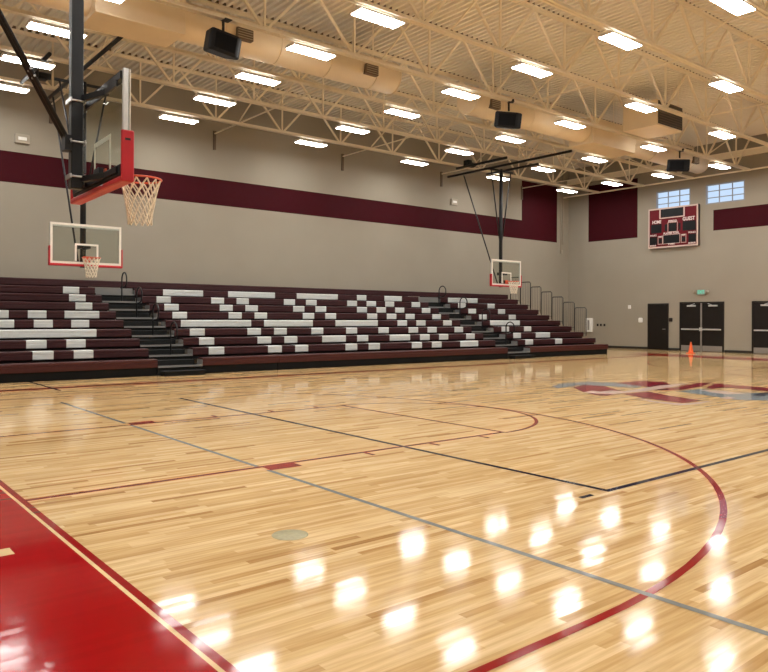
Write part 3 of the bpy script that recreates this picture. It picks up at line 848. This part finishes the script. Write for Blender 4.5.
def outl(b):
    def r(u0, v0, u1, v1):
        w = .008
        for q in ((u0, v0, u1, v0+w*1.3), (u0, v1-w*1.3, u1, v1), (u0, v0+w*1.3, u0+w, v1-w*1.3), (u1-w, v0+w*1.3, u1, v1-w*1.3)):
            ya, za = sbp(q[2], q[3]); yb, zb = sbp(q[0], q[1]); box(b, xf-.0105, xf-.0065, ya, yb, za, zb)
    r(.40, .38, .60, .62); r(.20, .70, .30, .91); r(.67, .70, .77, .91); r(.30, .68, .65, .91)
part('display_outline', M['sb_frame'], t, outl)
for s_, u, v, sz, w in (('HOME', .175, .345, .21, .45), ('GUEST', .82, .335, .23, .58), ('PERIOD', .50, .355, .13, .42), ('PLAYER FOUL', .475, .65, .13, .78),
                        ('FOULS', .105, .675, .11, .32), ('FOULS', .885, .675, .11, .34), ('BONUS', .25, .725, .07, .15), ('BONUS', .72, .725, .07, .15),
                        ('BONUS', .10, .935, .10, .30), ('TIME', .475, .92, .10, .36), ('BONUS', .885, .935, .10, .34)):
    y, z = sbp(u, v)
    text_mesh('lettering', s_, sz, M['sb_text'], t, face_minus_x(xf-.0185, y, z), w)

t = thing('exit_sign', 'lit green exit sign above the double doors', 'exit sign', (XE, 8.36, 2.72))
part('case', M['exit_case'], t, lambda b: rbox(b, -.07, -.002, -.19, .19, -.12, .12, .012, 2))
part('face', M['exit_face'], t, lambda b: box(b, -.075, -.071, -.175, .175, -.105, .105))
text_mesh('lettering', 'EXIT', .20, M['exit_text'], t, face_minus_x(-.079, 0, 0), .30)
for s in (-1, 1):
    bm = bmesh.new(); lathe(bm, [(.045, 0), (.075, .05), (.075, .075), (.02, .08)], 18)
    bm.transform(Matrix.Translation((-.045, s*.30, 0.01)) @ Matrix.Rotation(-PI/2, 4, 'Y')); h_ = obj('lamp_head', bm, M['exit_case'], t)
    part('lamp_arm', M['exit_case'], t, lambda b: tube(b, [(-.04, s*.18, 0), (-.04, s*.30, 0)], .02, 8))

def emergency(x, label):
    t = thing('emergency_light', label, 'emergency light', (x, YB, 6.83), 0, 'emergency lights on the bleacher wall')
    part('case', M['exit_case'], t, lambda b: rbox(b, -.2, .2, -.09, .002, -.14, .14, .015, 2))
    part('lens', M['white'], t, lambda b: rbox(b, -.12, .12, -.112, -.091, -.05, .05, .01, 2))
emergency(3.88, 'small beige emergency light above the stripe, left of the near hoop')
emergency(22.2, 'small beige emergency light above the stripe, near the far side hoop')

t = thing('extinguisher_cabinet', 'white wall cabinet just past the bleacher guard frames', 'cabinet', (XE, 14.33, 1.15))
part('body', M['white'], t, lambda b: rbox(b, -.12, .002, -.19, .19, -.36, .36, .012, 1))
dr = part('door', M['white'], t, lambda b: rbox(b, -.14, -.121, -.18, .18, -.35, .35, .006, 1))
part('glass_pane', M['grey_metal'], dr, lambda b: box(b, -.145, -.1405, -.06, .06, -.26, .26))
for i, y in enumerate((13.86, 13.67, 13.46)):
    bm = bmesh.new(); rbox(bm, XE-.015, XE+.002, y-.05, y+.05, 1.10, 1.22, .004, 1)
    o = tag(obj('outlet_plate', bm, M['doorframe']), ['leftmost', 'middle', 'rightmost'][i] + ' of three small dark outlet plates on the end wall', 'outlet', 'dark outlet plates')
bm = bmesh.new(); rbox(bm, XE-.06, XE+.002, 11.95, 12.09, 1.98, 2.16, .015, 2)
tag(obj('thermostat', bm, M['white']), 'small white box high on the end wall left of single door', 'thermostat')
bm = bmesh.new(); rbox(bm, XE-.07, XE+.002, 11.30, 11.52, 1.30, 1.54, .05, 3)
tag(obj('alarm_device', bm, M['white']), 'white alarm box on the end wall beside the single door', 'alarm')
bm = bmesh.new(); rbox(bm, XE-.05, XE+.002, 9.76, 9.94, 1.36, 1.54, .03, 3)
tag(obj('card_reader', bm, M['doorframe']), 'small dark plate between single door and double doors', 'card reader')
t = thing('wall_conduit', 'thin beige conduit pipe down the bleacher wall corner', 'conduit', (30.25, YB, 0))
for xx, zz in ((-.06, 5.1), (.10, 5.4)): part('pipe', M['exit_case'], t, lambda b: tube(b, [(xx, -.028, zz), (xx, -.028, 9.4)], .028, 8))
part('junction_box', M['exit_case'], t, lambda b: rbox(b, -.13, .03, -.10, -.002, 4.92, 5.12, .01, 1))

# traffic cone
t = thing('traffic_cone', 'orange traffic cone on the floor before the double doors', 'traffic cone', (28.7, 7.72, 0), .2)
part('base', M['cone'], t, lambda b: rbox(b, -.15, .15, -.15, .15, 0.0, .03, .01, 2))
part('cone_body', M['cone'], t, lambda b: lathe(b, [(.115, .03), (.105, .05), (.028, .48), (.02, .50), (.015, .50)], 24))

# ------------------------------------------------------------------ world, camera
w = D.worlds.new('world'); S.world = w; w.use_nodes = True
w.node_tree.nodes['Background'].inputs[0].default_value = (.6, .75, 1, 1); w.node_tree.nodes['Background'].inputs[1].default_value = .3
F, CXP, CYP, YAW, HC, CAMX, CAMY, ROLL = 723.876, 377.937, 317.380, .8914, 1.4961, -1.4723, -8.1104, -.0047
cam = D.cameras.new('camera'); co = D.objects.new('camera', cam); COL.objects.link(co)
cam.sensor_fit = 'HORIZONTAL'; cam.sensor_width = 36; cam.lens = F/768*36
cam.shift_x = (384-CXP)/768; cam.shift_y = (CYP-336)/768
cam.clip_start = .05; cam.clip_end = 200
d = Vector((math.cos(YAW), math.sin(YAW), 0)); r = Vector((math.sin(YAW), -math.cos(YAW), 0)); u = Vector((0, 0, 1))
R3x3 = Matrix((r, u, -d)).transposed()
co.matrix_world = Matrix.Translation((CAMX, CAMY, HC)) @ (R3x3 @ Matrix.Rotation(-ROLL, 3, 'Z')).to_4x4()
S.camera = co
vs_ = S.view_settings; vs_.view_transform = 'Standard'; vs_.look = 'None'; vs_.exposure = 0.0; vs_.gamma = 1.0; vs_.use_curve_mapping = False
S.cycles.use_denoising = True
S.cycles.max_bounces = 8; S.cycles.diffuse_bounces = 5; S.cycles.glossy_bounces = 4; S.cycles.transparent_max_bounces = 12
